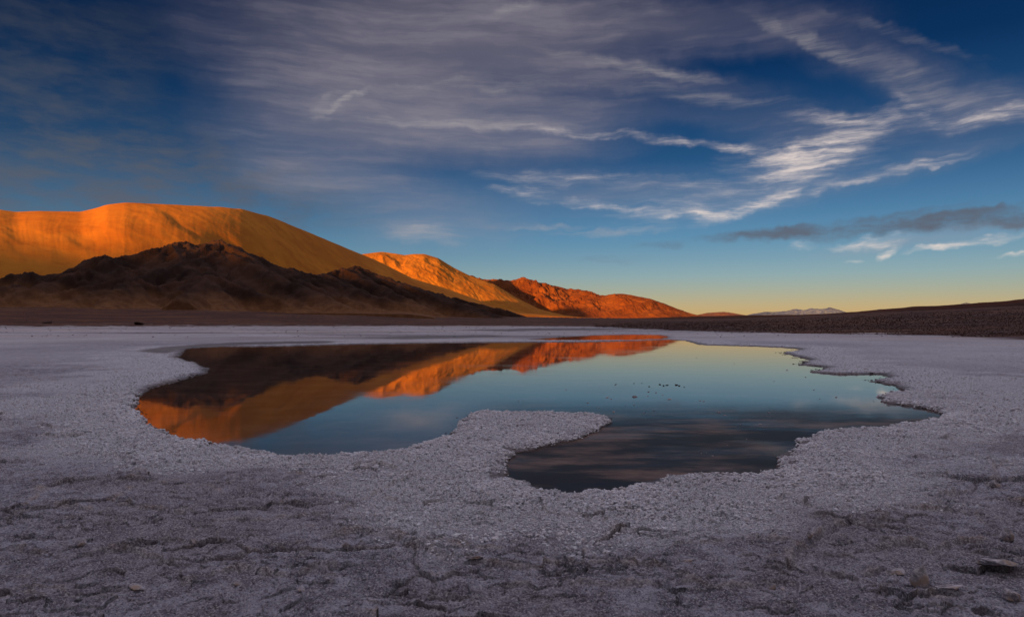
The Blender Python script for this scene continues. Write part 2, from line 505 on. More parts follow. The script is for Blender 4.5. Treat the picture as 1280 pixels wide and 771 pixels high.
RIDGES = [  # photo pixels; height of the lifted lip in metres
    ([(478, 676), (500, 690), (540, 700), (560, 712), (592, 716), (640, 722), (700, 722), (760, 718), (830, 722)], 0.030),
    ([(340, 700), (380, 694), (420, 682), (450, 676), (478, 676)], 0.028), ([(975, 632), (985, 645), (1010, 655), (1045, 662), (1090, 663), (1112, 661)], 0.034),
    ([(985, 722), (995, 705), (1010, 685), (1040, 672), (1060, 660)], 0.045), ([(1020, 726), (1045, 735), (1080, 733), (1100, 728)], 0.03), ([(1140, 646), (1190, 648), (1220, 655), (1228, 668)], 0.034),
    ([(1238, 585), (1247, 605), (1232, 622), (1180, 628)], 0.03), ([(440, 600), (470, 585), (520, 600), (470, 625), (440, 640), (400, 655), (330, 662), (270, 664)], 0.022),
    ([(1090, 700), (1130, 690), (1170, 700), (1215, 690), (1265, 705)], 0.04), ([(60, 640), (120, 652), (160, 640), (230, 655)], 0.026), ([(20, 700), (90, 712), (150, 700), (200, 715)], 0.03),
    ([(640, 745), (700, 738), (760, 748), (830, 740), (900, 752), (960, 744)], 0.03), ([(230, 740), (300, 728), (360, 735), (420, 725)], 0.03), ([(880, 690), (940, 684), (985, 690)], 0.022)]


def ridge_field(x, y):
    h = np.zeros(x.shape); lip = np.zeros(x.shape)
    qx = x + 0.06 * fbm(x * 4, y * 4, 3, 0.5, 701) + 0.008 * fbm(x * 20, y * 20, 2, 0.6, 705)
    qy = y + 0.07 * fbm(x * 4 + 30, y * 4, 3, 0.5, 703)
    for pts, hh in RIDGES:
        hh = hh * 1.0
        p = px_ground(pts)
        lo = p.min(0) - 0.5; hi = p.max(0) + 0.5
        sel = (x > lo[0]) & (x < hi[0]) & (y > lo[1]) & (y < hi[1])
        if not sel.any():
            continue
        sx, sy = qx[sel], qy[sel]
        best = np.full(sx.shape, 9.0); side = np.zeros(sx.shape); along = np.zeros(sx.shape)
        for i in range(len(p) - 1):
            a, b = p[i], p[i + 1]; e = b - a; L2 = (e ** 2).sum()
            u = np.clip(((sx - a[0]) * e[0] + (sy - a[1]) * e[1]) / L2, 0, 1)
            dx_, dy_ = sx - a[0] - e[0] * u, sy - a[1] - e[1] * u
            d = np.hypot(dx_, dy_); sg = np.sign(e[0] * dy_ - e[1] * dx_) * np.sign(e[0] + 1e-9)
            m = d < best
            best = np.where(m, d, best); side = np.where(m, sg, side)
        n = np.clip(0.7 + 1.2 * fbm(sx * 5, sy * 5, 3, 0.6, 707), 0.1, 1.6)
        back = np.exp(-(best / 0.13) ** 1.3) * (side > 0)             # plate behind, lifted towards the lip
        front = np.exp(-(best / 0.018) ** 2) * (side <= 0)
        crack = -0.4 * np.exp(-((best - 0.035) / 0.02) ** 2) * (side <= 0)
        h[sel] += hh * n * (back + front) + hh * crack
        lip[sel] = np.maximum(lip[sel], np.exp(-(best / 0.022) ** 2) * n)
    return h, np.clip(lip, 0, 1)


def ground_height(X, Y):
    """returns z and the masks of the ground sheet"""
    r = np.hypot(X, Y)
    az = np.arctan2(X, Y)
    px = np.where(np.abs(az) < 1.25, np.tan(np.clip(az, -1.25, 1.25)) * F + 640, np.sign(az) * 3000)
    front = (Y > 2.5) & (r < 330)
    s = np.full(X.shape, 50.0)
    sm = np.full(X.shape, 50.0)
    fx, fy, fr = X[front], Y[front], r[front]
    sp = np.minimum(sdf(POND_W, fx, fy), sdf(STRIP_W, fx, fy))
    amp = np.clip(0.014 * fr, 0.05, 1.1)
    wob = fbm(fx * 1.3, fy * 1.3, 5, 0.62, 3) + 0.6 * fbm(fx * 9, fy * 9, 3, 0.6, 8) * np.clip(6 / fr, 0.1, 1)
    sp = sp + amp * wob * 1.1
    s[front] = sp
    mm = np.full(fx.shape, 50.0)
    for p in MUD_W:
        mm = np.minimum(mm, sdf(p, fx, fy))
    sm[front] = mm + np.clip(0.03 * fr, 0, 6) * fbm(fx * 0.3, fy * 0.12, 4, 0.6, 21)
    land = s > 0
    near = r < 70
    z = np.zeros(X.shape)
    # pond bed and bank
    bed = -0.012 - 0.09 * (1 - np.exp(np.minimum(s, 0) / 1.2))
    bank = 0.010 + 0.030 * sst(0, 0.25, s) + 0.035 * sst(0.2, 3.0, s)
    und = 0.02 * fbm(X * 0.25, Y * 0.25, 3, 0.5, 5) * sst(0.3, 4, s)
    z = np.where(land, bank + und, bed)
    z = z + np.where(sm < 0.0, -0.022 * sst(0, 1.0, -sm), 0) * land
    fresh = np.zeros(X.shape); tan = np.zeros(X.shape); mud = np.zeros(X.shape)
    # popcorn crystals
    nx, ny, ns = X[near], Y[near], s[near]
    px_size = r[near] / F
    dx = nx + 0.012 * gn(nx * 40, ny * 40, 31); dy = ny + 0.012 * gn(nx * 40 + 9, ny * 40, 32)
    f1, f2, cid = voro(dx / 0.042, dy / 0.042, 41)
    pop = np.sqrt(np.clip(1 - (f1 / 0.62) ** 2, 0, 1)) * (0.55 + 0.75 * cid)
    f1b, f2b, cidb = voro(nx / 0.11 + 3, ny / 0.11, 43)
    clump = np.clip(1 - f1b / 0.6, 0, 1) * (cidb > 0.45)
    band = np.clip(0.55 + 0.7 * fbm(nx * 0.5, ny * 0.5, 3, 0.5, 45), 0.25, 2) * np.clip(r[near] / 8, 1, 2.5)
    popm = (1 - 0.8 * sst(band * 0.9, band * 2.2, ns)) * sst(-0.02, 0.03, ns)
    rag = sst(-0.35, 0.15, fbm(nx * 3.2, ny * 3.2, 4, 0.6, 47) + ns * 1.2 - 0.25)   # missing crystals at the very edge
    # old crust: warped plates whose rims are pushed up, with smaller blisters
    wx = nx + 0.16 * fbm(nx * 1.6, ny * 1.6, 4, 0.6, 51); wy = ny + 0.16 * fbm(nx * 1.6 + 40, ny * 1.6, 4, 0.6, 55)
    a1, a2, ac = voro(wx / 0.85, wy / 0.62, 61)
    e = a2 - a1
    act = sst(-0.15, 0.35, fbm(nx * 0.7, ny * 0.7, 3, 0.5, 63))          # only some rims are raised
    rim = np.exp(-(e / 0.045) ** 2) * act
    slab = np.clip(1 - e / 0.35, 0, 1) ** 2 * act
    b1, b2, bc = voro(wx / 0.24 + 7, wy / 0.17, 71)
    eb = b2 - b1
    actb = sst(0.0, 0.4, fbm(nx * 1.1 + 30, ny * 1.1, 3, 0.5, 73))
    rimb = np.exp(-(eb / 0.07) ** 2) * actb
    rough = fbm(nx * 7, ny * 7, 5, 0.62, 81)
    fine = ridged(nx * 26, ny * 26, 3, 0.6, 87) - 0.5
    d1, d2, dc = voro(wx / 0.10 + 3, wy / 0.075 + 5, 75)
    ed = d2 - d1
    upd = (dc > 0.6) * sst(-0.2, 0.25, fbm(nx * 2 + 9, ny * 2, 3, 0.5, 79))
    tilt = (ac - 0.5) * 0.035 * act + (bc - 0.5) * 0.035 * actb + (dc - 0.5) * 0.008
    up = (ac > 0.5) * 1.0; upb = (bc > 0.45) * 1.0
    lift = 0.4 + 1.2 * np.clip(fbm(nx * 3, ny * 3, 2, 0.5, 77) + 0.3, 0, 1)
    crust = tilt + slab * up * 0.026 * lift - rim * (1 - up) * 0.016 + np.clip(1 - eb / 0.4, 0, 1) ** 2 * upb * actb * 0.022 * lift - rimb * (1 - upb) * 0.014 + np.clip(1 - ed / 0.5, 0, 1) ** 2 * upd * 0.017 - (1 - upd) * np.exp(-(ed / 0.12) ** 2) * 0.008 + rough * 0.020 + fine * 0.010
    rh, lip = np.zeros(nx.shape), np.zeros(nx.shape)
    cl = (r[near] < 11) & (ny > 2)
    rh[cl], lip[cl] = ridge_field(nx[cl], ny[cl])
    far_l = 1 - 0.35 * sst(12, 50, r[near])
    crm = sst(band * 0.7, band * 1.9, ns)
    zl = popm * rag * (0.024 * pop + 0.022 * clump) + crm * crust * far_l + (1 - crm) * sst(0, 0.3, ns) * 0.25 * crust + rh * sst(0.05, 0.3, ns)
    zn = z[near]
    zl = np.where(ns > 0, zl, 0)
    zn = zn + zl
    zn = np.where((ns > 0.25) & (sm[near] > 0), np.maximum(zn, 0.006), zn)
    z[near] = zn
    # distant crust roughness
    fr_ = (~near) & (r < 900)
    z[fr_] += 0.05 * fbm(X[fr_] * 0.8, Y[fr_] * 0.4, 4, 0.6, 91) * land[fr_] * 0.6
    z[fr_] = np.where(land[fr_] & (sm[fr_] > 0), np.maximum(z[fr_], 0.01), z[fr_])
    fresh[:] = np.where(r < 330, 0.36 + 0.9 * fbm(X * 0.05, Y * 0.05, 5, 0.6, 93), 0.4) * sst(9, 30, r)
    fresh[near] = np.maximum(fresh[near], np.clip(1 - sst(band * 1.2, band * 4.0, ns), 0, 1) * (0.75 + 0.25 * pop) * rag)
    fresh[near] *= 1 - 0.35 * rim
    tan[near] = np.clip(0.85 * rim * up * sst(-0.25, 0.2, rough) + 0.6 * rimb * upb * sst(-0.2, 0.3, rough) + 0.35 * sst(0.25, 0.6, rough) + 0.5 * upd * np.clip(1 - ed / 0.3, 0, 1) * sst(0, 0.3, rough), 0, 1) * crm
    tan[near] = np.maximum(tan[near], lip * 0.8 * sst(-0.3, 0.2, rough))
    tan[~near] = 0.22
    tan = np.maximum(tan, 0.5 * sst(260, 600, r))
    # dark wet rim, then the bed
    nearshore = np.exp(-(np.abs(s) / np.clip(0.006 * r + 0.02, 0.03, 0.3)) ** 1.5)
    mud = np.maximum(np.where(land, 0, 1.0), nearshore * 0.9)
    crev = np.zeros(X.shape)
    crev[near] = np.clip(sst(0.45, 0.05, pop * (0.3 + 0.7 * rag)) * popm, 0, 1)
    crk = np.zeros(X.shape)
    crk[near] = np.clip(rim * (1 - up) + rimb * (1 - upb), 0, 1) * crm * (ns > 0.3)
    mud = np.maximum(mud, crk * 0.6)
    mud = np.maximum(mud, crev * 0.8)
    mud = np.maximum(mud, sst(0.2, -1.0, sm) * 0.75)
    streak = sst(0.02, 0.32, fbm(X * 0.016, Y * 0.028, 5, 0.6, 94)) * sst(45, 110, r) * (r < 900)
    mud = np.maximum(mud, 0.62 * streak * land)
    tan = np.where(r > 60, np.maximum(tan, 0.75 * sst(-0.1, 0.3, fbm(X * 0.01 + 9, Y * 0.02, 4, 0.6, 96))), tan)
    # brown soil and rise
    rz, R0 = plain_rise(px, r)
    jag = fbm(X * 0.05, Y * 0.05, 5, 0.65, 95)
    soil = sst(-0.05, 0.10, (r - R0) / R0 + 0.35 * jag)
    soil = np.where(r > R0 * 1.5, 1.0, soil)
    rz = rz + sst(R0, R0 * 1.3, r) * (0.10 + 0.0012 * r * (r < 5000)) * fbm(X * 0.09, Y * 0.05, 5, 0.65, 97) * np.clip(r / 300, 0.4, 1) * (r < 9000)
    z = z + np.maximum(rz, 0) * (r > R0)
    return z, dict(fresh=np.clip(fresh, 0, 1), tan=tan, mud=mud, soil=soil), s


def build_ground():
    fine = np.arange(-190, 1471, 0.72)
    az = np.arctan2(fine - 640, F)
    side = np.linspace(az[-1], 2 * math.pi + az[0], 90)[1:-1]
    az = np.concatenate([az, side])
    rows = np.concatenate([np.arange(800, 470, -0.42), np.arange(470, 430, -0.30), np.arange(430, 410, -0.16)])
    r = CAMH * F / (rows - HOR)
    r = np.concatenate([np.linspace(0.3, r[0], 30)[:-1], r])
    far = [r[-1]]
    while far[-1] < 1500:
        far.append(far[-1] * 1.012)
    while far[-1] < 80000:
        far.append(far[-1] * 1.06)
    r = np.concatenate([r, far[1:]])
    A, RR = np.meshgrid(az, r)
    # rings are straight rows in front (constant depth), circles elsewhere
    c = np.cos(A)
    k = np.where(c > 0.6, 1 / np.maximum(c, 0.6), 1 / 0.6)
    k = 1 + (k - 1) * sst(0.3, 0.9, c)
    X = np.sin(A) * RR * k; Y = np.cos(A) * RR * k
    z, at, s = ground_height(X, Y)
    grid_mesh('salt_flat', X, Y, z, M_GROUND, at, closed=True)


build_ground()

# water: a sheet at z = 0 that the bank rises through
wx = np.linspace(-42, 60, 3); wy = np.linspace(3.0, 125, 3)
WX, WY = np.meshgrid(wx, wy)
grid_mesh('pond_water', WX, WY, WX * 0, M_WATER)


# ------------------------------------------------------------------ mountains: real relief at their own distances
def range_sheet(name, sky, rc, rb, ybase, mat, px_step=1.0, n_front=120, n_back=40, relief=None, prof=None, back_drop=1.0, soft=3, wide=10):
    sky = np.array(sky, float)
    x = np.arange(sky[0, 0], sky[-1, 0] + px_step, px_step)
    ys = smooth_px(sky, x, soft)
    RC = smooth_px(rc, x, wide); RB = smooth_px(rb, x, wide)
    v = np.concatenate([np.linspace(-0.15, 1, n_front), 1 + np.linspace(0, 1, n_back)[1:] * 0.9])
    V, XX = np.meshgrid(v, x, indexing='ij')
    rr = RB + (RC - RB) * V
    zc = crest_height(x, ys, RC) * np.ones_like(V)
    zb = crest_height(x, interp_px(ybase, x), RB) * np.ones_like(V)
    zc = np.maximum(zc, zb + 1)
    f = prof(np.clip(V, 0, 1)) if prof else (0.45 * np.clip(V, 0, 1) ** 1.35 + 0.55 * (1 - (1 - np.clip(V, 0, 1)) ** 1.8))
    z = zb + (zc - zb) * f
    z = np.where(V > 1, zc - (zc - zb * 0.3) * (V - 1) ** 1.6 * back_drop, z)
    z = np.where(V < 0, zb + V * (RC - RB) * 0.6, z)
    A = px_az(XX)
    X = np.sin(A) * rr; Y = np.cos(A) * rr
    if relief is not None:
        z = z + relief(X, Y, XX, V, zc - zb)
    return grid_mesh(name, X, Y, z, mat)


def soft_relief(X, Y, PX, V, H):
    """broad spurs and thin down-slope gullies of a sand mountain"""
    m = np.clip(V, 0, 1.5)
    body = np.clip(np.sin(np.clip(V, 0, 1) * math.pi), 0, 1) ** 0.7
    u = (PX + 110 * V) / 120 + 0.35 * fbm(X / 500, Y / 500, 3, 0.5, 103)
    big = fbm(u, V * 0.9, 4, 0.5, 101) * 0.042 * H * body
    gul = -(ridged(PX / 14 + 0.8 * fbm(X / 300, Y / 300, 3, 0.5, 107), V * 1.3, 3, 0.5, 105) - 0.5) * 0.003 * H * body
    top = fbm(X / 120, Y / 120, 4, 0.5, 109) * 0.006 * H
    return big + gul + top


def rough_relief(a_big, a_small, seed):
    def f(X, Y, PX, V, H):
        body = np.clip(np.sin(np.clip(V, 0, 1) * math.pi), 0, 1) ** 0.6 + 0.12
        wx_ = X + 60 * fbm(X / 260, Y / 260, 3, 0.5, seed + 9)
        big = (ridged(wx_ / 520, Y / 800, 4, 0.55, seed) - 0.55) * a_big * H * body
        sm = (ridged(wx_ / 110, Y / 170, 4, 0.6, seed + 4) - 0.55) * a_small * H * (0.35 + body)
        return big + sm
    return f


M1_SKY = [(-700, 275), (-450, 290), (-250, 268), (-100, 255), (0, 262), (20, 265), (50, 263.6), (101, 264.6), (118, 261), (134, 256), (158, 253), (188, 254.5), (235, 257), (279, 259), (302, 261.5), (336, 270), (370, 284), (403, 297.5), (430, 309),
          (455, 319), (478, 329), (517, 348.6), (556, 360), (595, 374), (619, 384), (654, 391), (712, 396), (780, 398)]
M1_RC = [(-700, 3000), (0, 3250), (158, 3320), (260, 3420), (340, 3850), (455, 4950), (600, 6300), (780, 7000)]
M1_RB = [(-700, 2300), (0, 2350), (250, 2560), (340, 2950), (455, 3700), (600, 4700), (780, 6300)]
M1_YB = [(-700, 376), (0, 377), (250, 376), (455, 383), (600, 392), (780, 399)]
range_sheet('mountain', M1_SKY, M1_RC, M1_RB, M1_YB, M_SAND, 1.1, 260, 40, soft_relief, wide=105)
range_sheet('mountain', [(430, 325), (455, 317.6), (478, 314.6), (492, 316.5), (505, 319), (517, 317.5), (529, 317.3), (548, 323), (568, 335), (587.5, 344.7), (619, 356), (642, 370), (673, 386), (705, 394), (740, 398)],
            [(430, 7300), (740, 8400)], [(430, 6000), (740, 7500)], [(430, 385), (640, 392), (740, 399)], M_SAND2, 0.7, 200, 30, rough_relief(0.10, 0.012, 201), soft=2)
range_sheet('mountain', [(560, 352), (591, 346.6), (605, 349), (619, 348.6), (640, 351), (654, 348.6), (670, 352), (681, 354.5), (712, 362), (725, 362.5), (740, 365), (751, 370), (763, 368.5), (775, 367), (790, 368.5), (806, 372), (818, 375.5), (830, 379), (849, 387), (865, 392), (885, 397)],
            [(560, 9500), (700, 9800), (740, 10300), (755, 9300), (885, 9800)], [(560, 8200), (885, 8700)], [(560, 392), (885, 398)], M_RED, 0.5, 220, 30, rough_relief(0.42, 0.055, 301), soft=1)
M_LOWRED = mat_rock('low_red_rock', (0.22, 0.09, 0.06), (0.30, 0.14, 0.09), (0.15, 0.06, 0.05), 0.004, 0.02, 0.4, 8)
range_sheet('hill', [(850, 398), (868, 394.5), (885, 390.8), (905, 389.6), (924, 392.6), (945, 396), (960, 398)], [(850, 13000), (960, 13000)], [(850, 11000), (960, 11000)], [(850, 399), (960, 399)], M_LOWRED, 0.6, 60, 20, rough_relief(0.3, 0.1, 351), soft=1)
range_sheet('mountain_range', [(925, 396), (940, 392.5), (956, 390), (970, 389.8), (983, 389), (995, 386), (1006, 388), (1014, 385.5), (1026, 386.5), (1038, 384.4), (1049, 387.5), (1057, 390.2), (1075, 392), (1090, 389), (1100, 386.5), (1112, 389), (1150, 390), (1190, 384), (1208, 378.4), (1225, 383), (1260, 388), (1330, 392)],
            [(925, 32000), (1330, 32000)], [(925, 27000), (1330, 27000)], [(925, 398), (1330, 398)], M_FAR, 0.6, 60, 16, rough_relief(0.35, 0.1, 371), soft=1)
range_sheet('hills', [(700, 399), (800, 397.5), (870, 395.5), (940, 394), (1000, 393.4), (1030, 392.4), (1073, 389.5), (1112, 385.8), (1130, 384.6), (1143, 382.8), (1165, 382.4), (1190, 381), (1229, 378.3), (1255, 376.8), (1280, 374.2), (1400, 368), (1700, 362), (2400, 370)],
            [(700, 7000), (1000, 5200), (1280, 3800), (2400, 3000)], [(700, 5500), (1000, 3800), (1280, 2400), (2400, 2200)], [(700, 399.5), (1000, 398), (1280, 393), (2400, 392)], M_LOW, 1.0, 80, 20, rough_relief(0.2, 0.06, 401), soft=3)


# dark foothills standing on the apron of the left mountain
def cones_sheet():
    C = [(17, 352, 2080, .42), (40, 337, 2230, .50), (-60, 348, 2300, .45), (-160, 335, 2300, .42), (107, 334, 2180, .48), (131, 317, 2330, .52), (158, 345, 2060, .42), (152, 331, 2250, .48), (232, 300.5, 2520, .46), (215, 306, 2450, .44), (252, 306, 2480, .46), (272, 299, 2500, .46), (279, 312, 2380, .42), (300, 322, 2330, .42),
         (262, 343, 2060, .38), (322, 331, 2300, .44), (345, 350, 2150, .34), (363, 334, 2420, .42), (385, 344, 2350, .38), (403, 341, 2500, .40), (430, 334, 2750, .42), (441, 331.5, 2850, .42), (462, 339, 2900, .42), (490, 350, 3000, .38), (520, 358, 3200, .36), (548, 366, 3400, .34), (228, 338, 2200, .44)]
    x = np.arange(-260, 720, 0.8)
    rr = np.arange(1750, 4200, 9.0)
    XX, RRr = np.meshgrid(x, rr)
    A = px_az(XX)
    X = np.sin(A) * RRr; Y = np.cos(A) * RRr
    z = np.full(X.shape, -200.0)
    wxx = X + 22 * fbm(X / 130, Y / 130, 4, 0.55, 501); wyy = Y + 22 * fbm(X / 130 + 50, Y / 130, 4, 0.55, 505)
    for i, (cx, cy, cr, sl) in enumerate(C):
        a = float(px_az(cx)); ox, oy = math.sin(a) * cr, math.cos(a) * cr
        h = float(crest_height(cx, cy, cr))
        dx, dy = wxx - ox, wyy - oy
        d = np.hypot(dx, dy)
        th = np.arctan2(dy, dx)
        spur = 1 + 0.24 * np.sin(th * 5 + i * 1.7) + 0.14 * np.sin(th * 11 + i)
        z = np.maximum(z, h - sl * d * spur * 1.22)
    z = z + (ridged(wxx / 85, wyy / 85, 5, 0.6, 511) - 0.55) * 17
    rend = np.interp(XX, [0, 250, 455, 700], [2450, 2650, 3400, 4300])
    tt = np.clip((RRr - 1750) / (rend - 1750), 0, 1)
    e1 = np.interp(XX, [0, 250, 455, 640], [31, 32, 24, 12])
    zb = CAMH + (14 + (e1 - 14) * tt ** 1.3) / F * RRr + 3 * fbm(X / 150, Y / 400, 4, 0.5, 521) - 90 * sst(500, 690, XX)
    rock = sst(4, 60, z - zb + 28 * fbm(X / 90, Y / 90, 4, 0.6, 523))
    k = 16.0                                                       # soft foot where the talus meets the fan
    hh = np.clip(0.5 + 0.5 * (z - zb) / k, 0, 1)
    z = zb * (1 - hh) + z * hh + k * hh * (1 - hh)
    z = np.where((XX < -250) | (RRr < 1770) | (XX > 715), -50, z)
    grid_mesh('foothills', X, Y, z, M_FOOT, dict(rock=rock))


cones_sheet()


# the ridge behind the viewer that keeps the flat in shade at this hour
def back_ridge():
    d = np.array([-SV[0], -SV[1]]); d /= np.linalg.norm(d)
    p = np.array([d[1], -d[0]])
    tt = np.linspace(-16000, 16000, 260)
    a = np.linspace(-1, 1, 41)
    A, T = np.meshgrid(a, tt, indexing='ij')
    crest = 1010 + 25 * fbm(T / 1500, T * 0 + 3, 4, 0.5, 601)
    prof = 1 - np.abs(A) ** 1.2
    Zr = crest * prof + 40 * (ridged(A * 4, T / 900, 4, 0.5, 603) - 0.5) * (1 - prof) * 2 * prof - 5
    L = -9000 + A * 2200
    X = d[0] * L + p[0] * T; Y = d[1] * L + p[1] * T
    grid_mesh('mountain_ridge', X, Y, Zr, M_DARK)


back_ridge()


# ------------------------------------------------------------------ small things lying on the flat
def ico(sub):
    import bmesh
    bm = bmesh.new()
    bmesh.ops.create_icosphere(bm, subdivisions=sub, radius=1)
    V = np.array([v.co[:] for v in bm.verts]); T = np.array([[v.index for v in f.verts] for f in bm.faces])
    bm.free()
    return V, T


ICO1, ICO2, ICO4 = ico(1), ico(2), ico(5)
rng = np.random.default_rng(7)


def mat_plain(name, dark, light, tan, scale, bump=0.006):
    m, t = new_mat(name)
    P = t.n('ShaderNodeTexCoord').outputs['Object']
    a = t.noise(P, scale, 5, 0.65)
    c = t.mix(t.ramp(a, 0.36, 0.62), dark, light)
    c = t.mix(t.ramp(t.noise(P, scale * 0.35, 4, 0.6), 0.48, 0.66), c, tan)
    finish(t, c, 0.85, a, 0.8, bump)
    return m


M_CRYSTAL = mat_plain('salt_crystal', (0.52, 0.51, 0.58), (0.95, 0.94, 0.98), (0.66, 0.60, 0.60), 55)
M_CLOD = mat_plain('mud_clod', (0.030, 0.018, 0.014), (0.085, 0.05, 0.036), (0.14, 0.09, 0.065), 30)
M_CHUNK = mat_plain('old_salt', (0.24, 0.215, 0.235), (0.60, 0.56, 0.60), (0.42, 0.31, 0.25), 28)
M_STONE = mat_plain('brown_stone', (0.022, 0.006, 0.003), (0.055, 0.015, 0.006), (0.03, 0.008, 0.004), 0.9, 0.05)


def scatter(name, P, size, mat, flat=0.8, base=ICO1, jit=0.32):
    V, T = base
    n = len(P); k = len(V)
    a = rng.uniform(0, 2 * math.pi, n); ca, sa_ = np.cos(a), np.sin(a)
    S = size[:, None] * rng.uniform(0.65, 1.35, (n, 3)); S[:, 2] *= flat
    W = V[None] * (1 + rng.uniform(-jit, jit, (n, k, 1)))
    W = W * S[:, None, :]
    x = W[..., 0] * ca[:, None] - W[..., 1] * sa_[:, None]; y = W[..., 0] * sa_[:, None] + W[..., 1] * ca[:, None]
    W = np.stack([x, y, W[..., 2]], -1) + P[:, None, :]
    TT = (T[None] + (np.arange(n) * k)[:, None, None]).reshape(-1, 3)
    o = soup_mesh(name, W.reshape(-1, 3), TT, mat, smooth=False)
    o['kind'] = 'stuff'
    return o


def candidates(n, r0, r1, x0=-60, x1=1340):
    px = rng.uniform(x0, x1, n); d = r0 * (r1 / r0) ** rng.uniform(0, 1, n)
    return (px - 640) / F * d, d


# white crystals crowding the rim of the pond
X, Y = candidates(380000, 4.4, 16)
z, at, s_ = ground_height(X, Y)
keep = (s_ > -0.01) & (rng.uniform(0, 1, len(X)) < np.exp(-np.maximum(s_, 0) / 0.55) * 1.1) & (at['fresh'] > 0.15)
X, Y, z = X[keep][:85000], Y[keep][:85000], z[keep][:85000]
scatter('salt_crystals', np.stack([X, Y, z + 0.004], -1), np.exp(rng.normal(-4.78, 0.38, len(X))) * (1 + 0.5 * np.clip(fbm(X * 1.5, Y * 1.5, 2, 0.5, 811) * 2, -0.7, 1)) * np.clip(Y / 7, 0.9, 1.7), M_CRYSTAL)
# dark clods along the wet edge and crumbs standing in the shallow water
X, Y = candidates(500000, 4.6, 46)
z, at, s_ = ground_height(X, Y)
e = 0.004 * Y
keep = (np.abs(s_ + e) < e * 1.5) & (rng.uniform(0, 1, len(X)) < 0.35 * sst(-0.25, 0.3, fbm(X * 1.1, Y * 0.5, 3, 0.6, 801)))
X, Y, z = X[keep][:9000], Y[keep][:9000], z[keep][:9000]
scatter('mud_clods', np.stack([X, Y, np.maximum(z, -0.006)], -1), rng.uniform(0.006, 0.016, len(X)) * np.clip(Y / 9, 0.8, 2.6), M_CLOD, flat=0.6)
# rubble of the brown plain on the right and beyond the flat
X, Y = candidates(90000, 85, 900, -100, 1500)
z, at, s_ = ground_height(X, Y)
keep = rng.uniform(0, 1, len(X)) < np.clip(at['soil'], 0.0, 1) * (X / Y > 0.12) + 0.012
X, Y, z = X[keep][:42000], Y[keep][:42000], z[keep][:42000]
scatter('rubble', np.stack([X, Y, z], -1), rng.uniform(0.04, 0.15, len(X)) * np.clip(Y / 160, 0.8, 3.2), M_STONE, flat=0.8)


def thing(o, label, cat, group=None):
    o['label'] = label; o['category'] = cat
    if group:
        o['group'] = group
    return o


def chunk(name, px, py, w, h, d, mat, seed, rot=0.0, tilt=0.0, flat_top=False, dist=None):
    """an irregular broken lump; px, py is where its foot stands in the photo, sizes in metres"""
    if dist is None:
        dist = CAMH * F / (py - HOR)
    X0, Y0 = (px - 640) / F * dist, dist
    z0 = float(ground_height(np.array([X0]), np.array([Y0]))[0][0])
    V, T = ICO4
    P = V.copy()
    p = np.sign(P) * np.abs(P) ** 0.75
    p = p / np.abs(p).max(0)
    n = fbm(P[:, 0] * 1.3 + P[:, 2] * 0.9 + seed, P[:, 1] * 1.3 - P[:, 2] * 0.7, 4, 0.6, seed)
    n2 = ridged(P[:, 0] * 3 + P[:, 2] * 2.1 + seed, P[:, 1] * 3 - P[:, 2] * 1.7, 3, 0.6, seed + 5) - 0.5
    r = np.random.default_rng(seed)
    p = p * (1 + 0.5 * n + 0.13 * n2)[:, None]
    for k in range(7):                                     # broken faces
        q = r.normal(size=3); q /= np.linalg.norm(q); lim = r.uniform(0.45, 0.8)
        dd = p @ q
        p = p - np.maximum(dd - lim, 0)[:, None] * q * 0.9
    if flat_top:
        p[:, 2] = np.minimum(p[:, 2], 0.5 + 0.25 * n)
    p = p * np.array([w / 2, d / 2, h / 2]) * 1.15
    c, s1 = math.cos(tilt), math.sin(tilt)
    y = p[:, 1] * c - p[:, 2] * s1; z = p[:, 1] * s1 + p[:, 2] * c
    p = np.stack([p[:, 0], y, z], -1)
    c, s1 = math.cos(rot), math.sin(rot)
    p = np.stack([p[:, 0] * c - p[:, 1] * s1, p[:, 0] * s1 + p[:, 1] * c, p[:, 2]], -1)
    o = soup_mesh(name, p, T, mat, smooth=True)
    o.location = (X0, Y0, z0 + h * 0.32)
    return o


thing(chunk('salt_chunk', 1151, 753, 0.085, 0.15, 0.08, M_CHUNK, 11, 0.3), 'tallest upright pale salt chunk, near the lower right corner of the flat', 'salt chunk')
thing(chunk('salt_slab', 1186, 757, 0.17, 0.045, 0.10, M_CHUNK, 12, 0.15, -0.15, True), 'long tan edged salt slab lying just right of the tallest upright chunk', 'salt slab')
thing(chunk('salt_slab', 1248, 728, 0.19, 0.045, 0.15, M_CHUNK, 13, -0.2, -0.35, True), 'widest grey salt plate, lifted at a tilt at the right edge of the flat', 'salt slab')
thing(chunk('salt_chunk', 1262, 766, 0.11, 0.07, 0.08, M_CHUNK, 14, 0.9), 'rough pale salt chunk in the bottom right corner', 'salt chunk')
thing(chunk('salt_chunk', 965, 752, 0.042, 0.036, 0.04, M_CHUNK, 15, 0.2), 'left one of two small square salt blocks side by side at the bottom edge', 'salt chunk', 'pair of small square salt blocks')
thing(chunk('salt_chunk', 977, 752, 0.042, 0.036, 0.04, M_CHUNK, 16, -0.1), 'right one of two small square salt blocks side by side at the bottom edge', 'salt chunk', 'pair of small square salt blocks')
thing(chunk('salt_chunk', 1258, 690, 0.08, 0.09, 0.07, M_CHUNK, 17, 0.4, 0.3), 'brown footed leaning salt chunk at the right edge above the widest plate', 'salt chunk')
thing(chunk('salt_chunk', 1245, 615, 0.11, 0.06, 0.08, M_CHUNK, 18, 0.8), 'tan salt chunk on the ridge at the right edge, farthest up the flat', 'salt chunk')
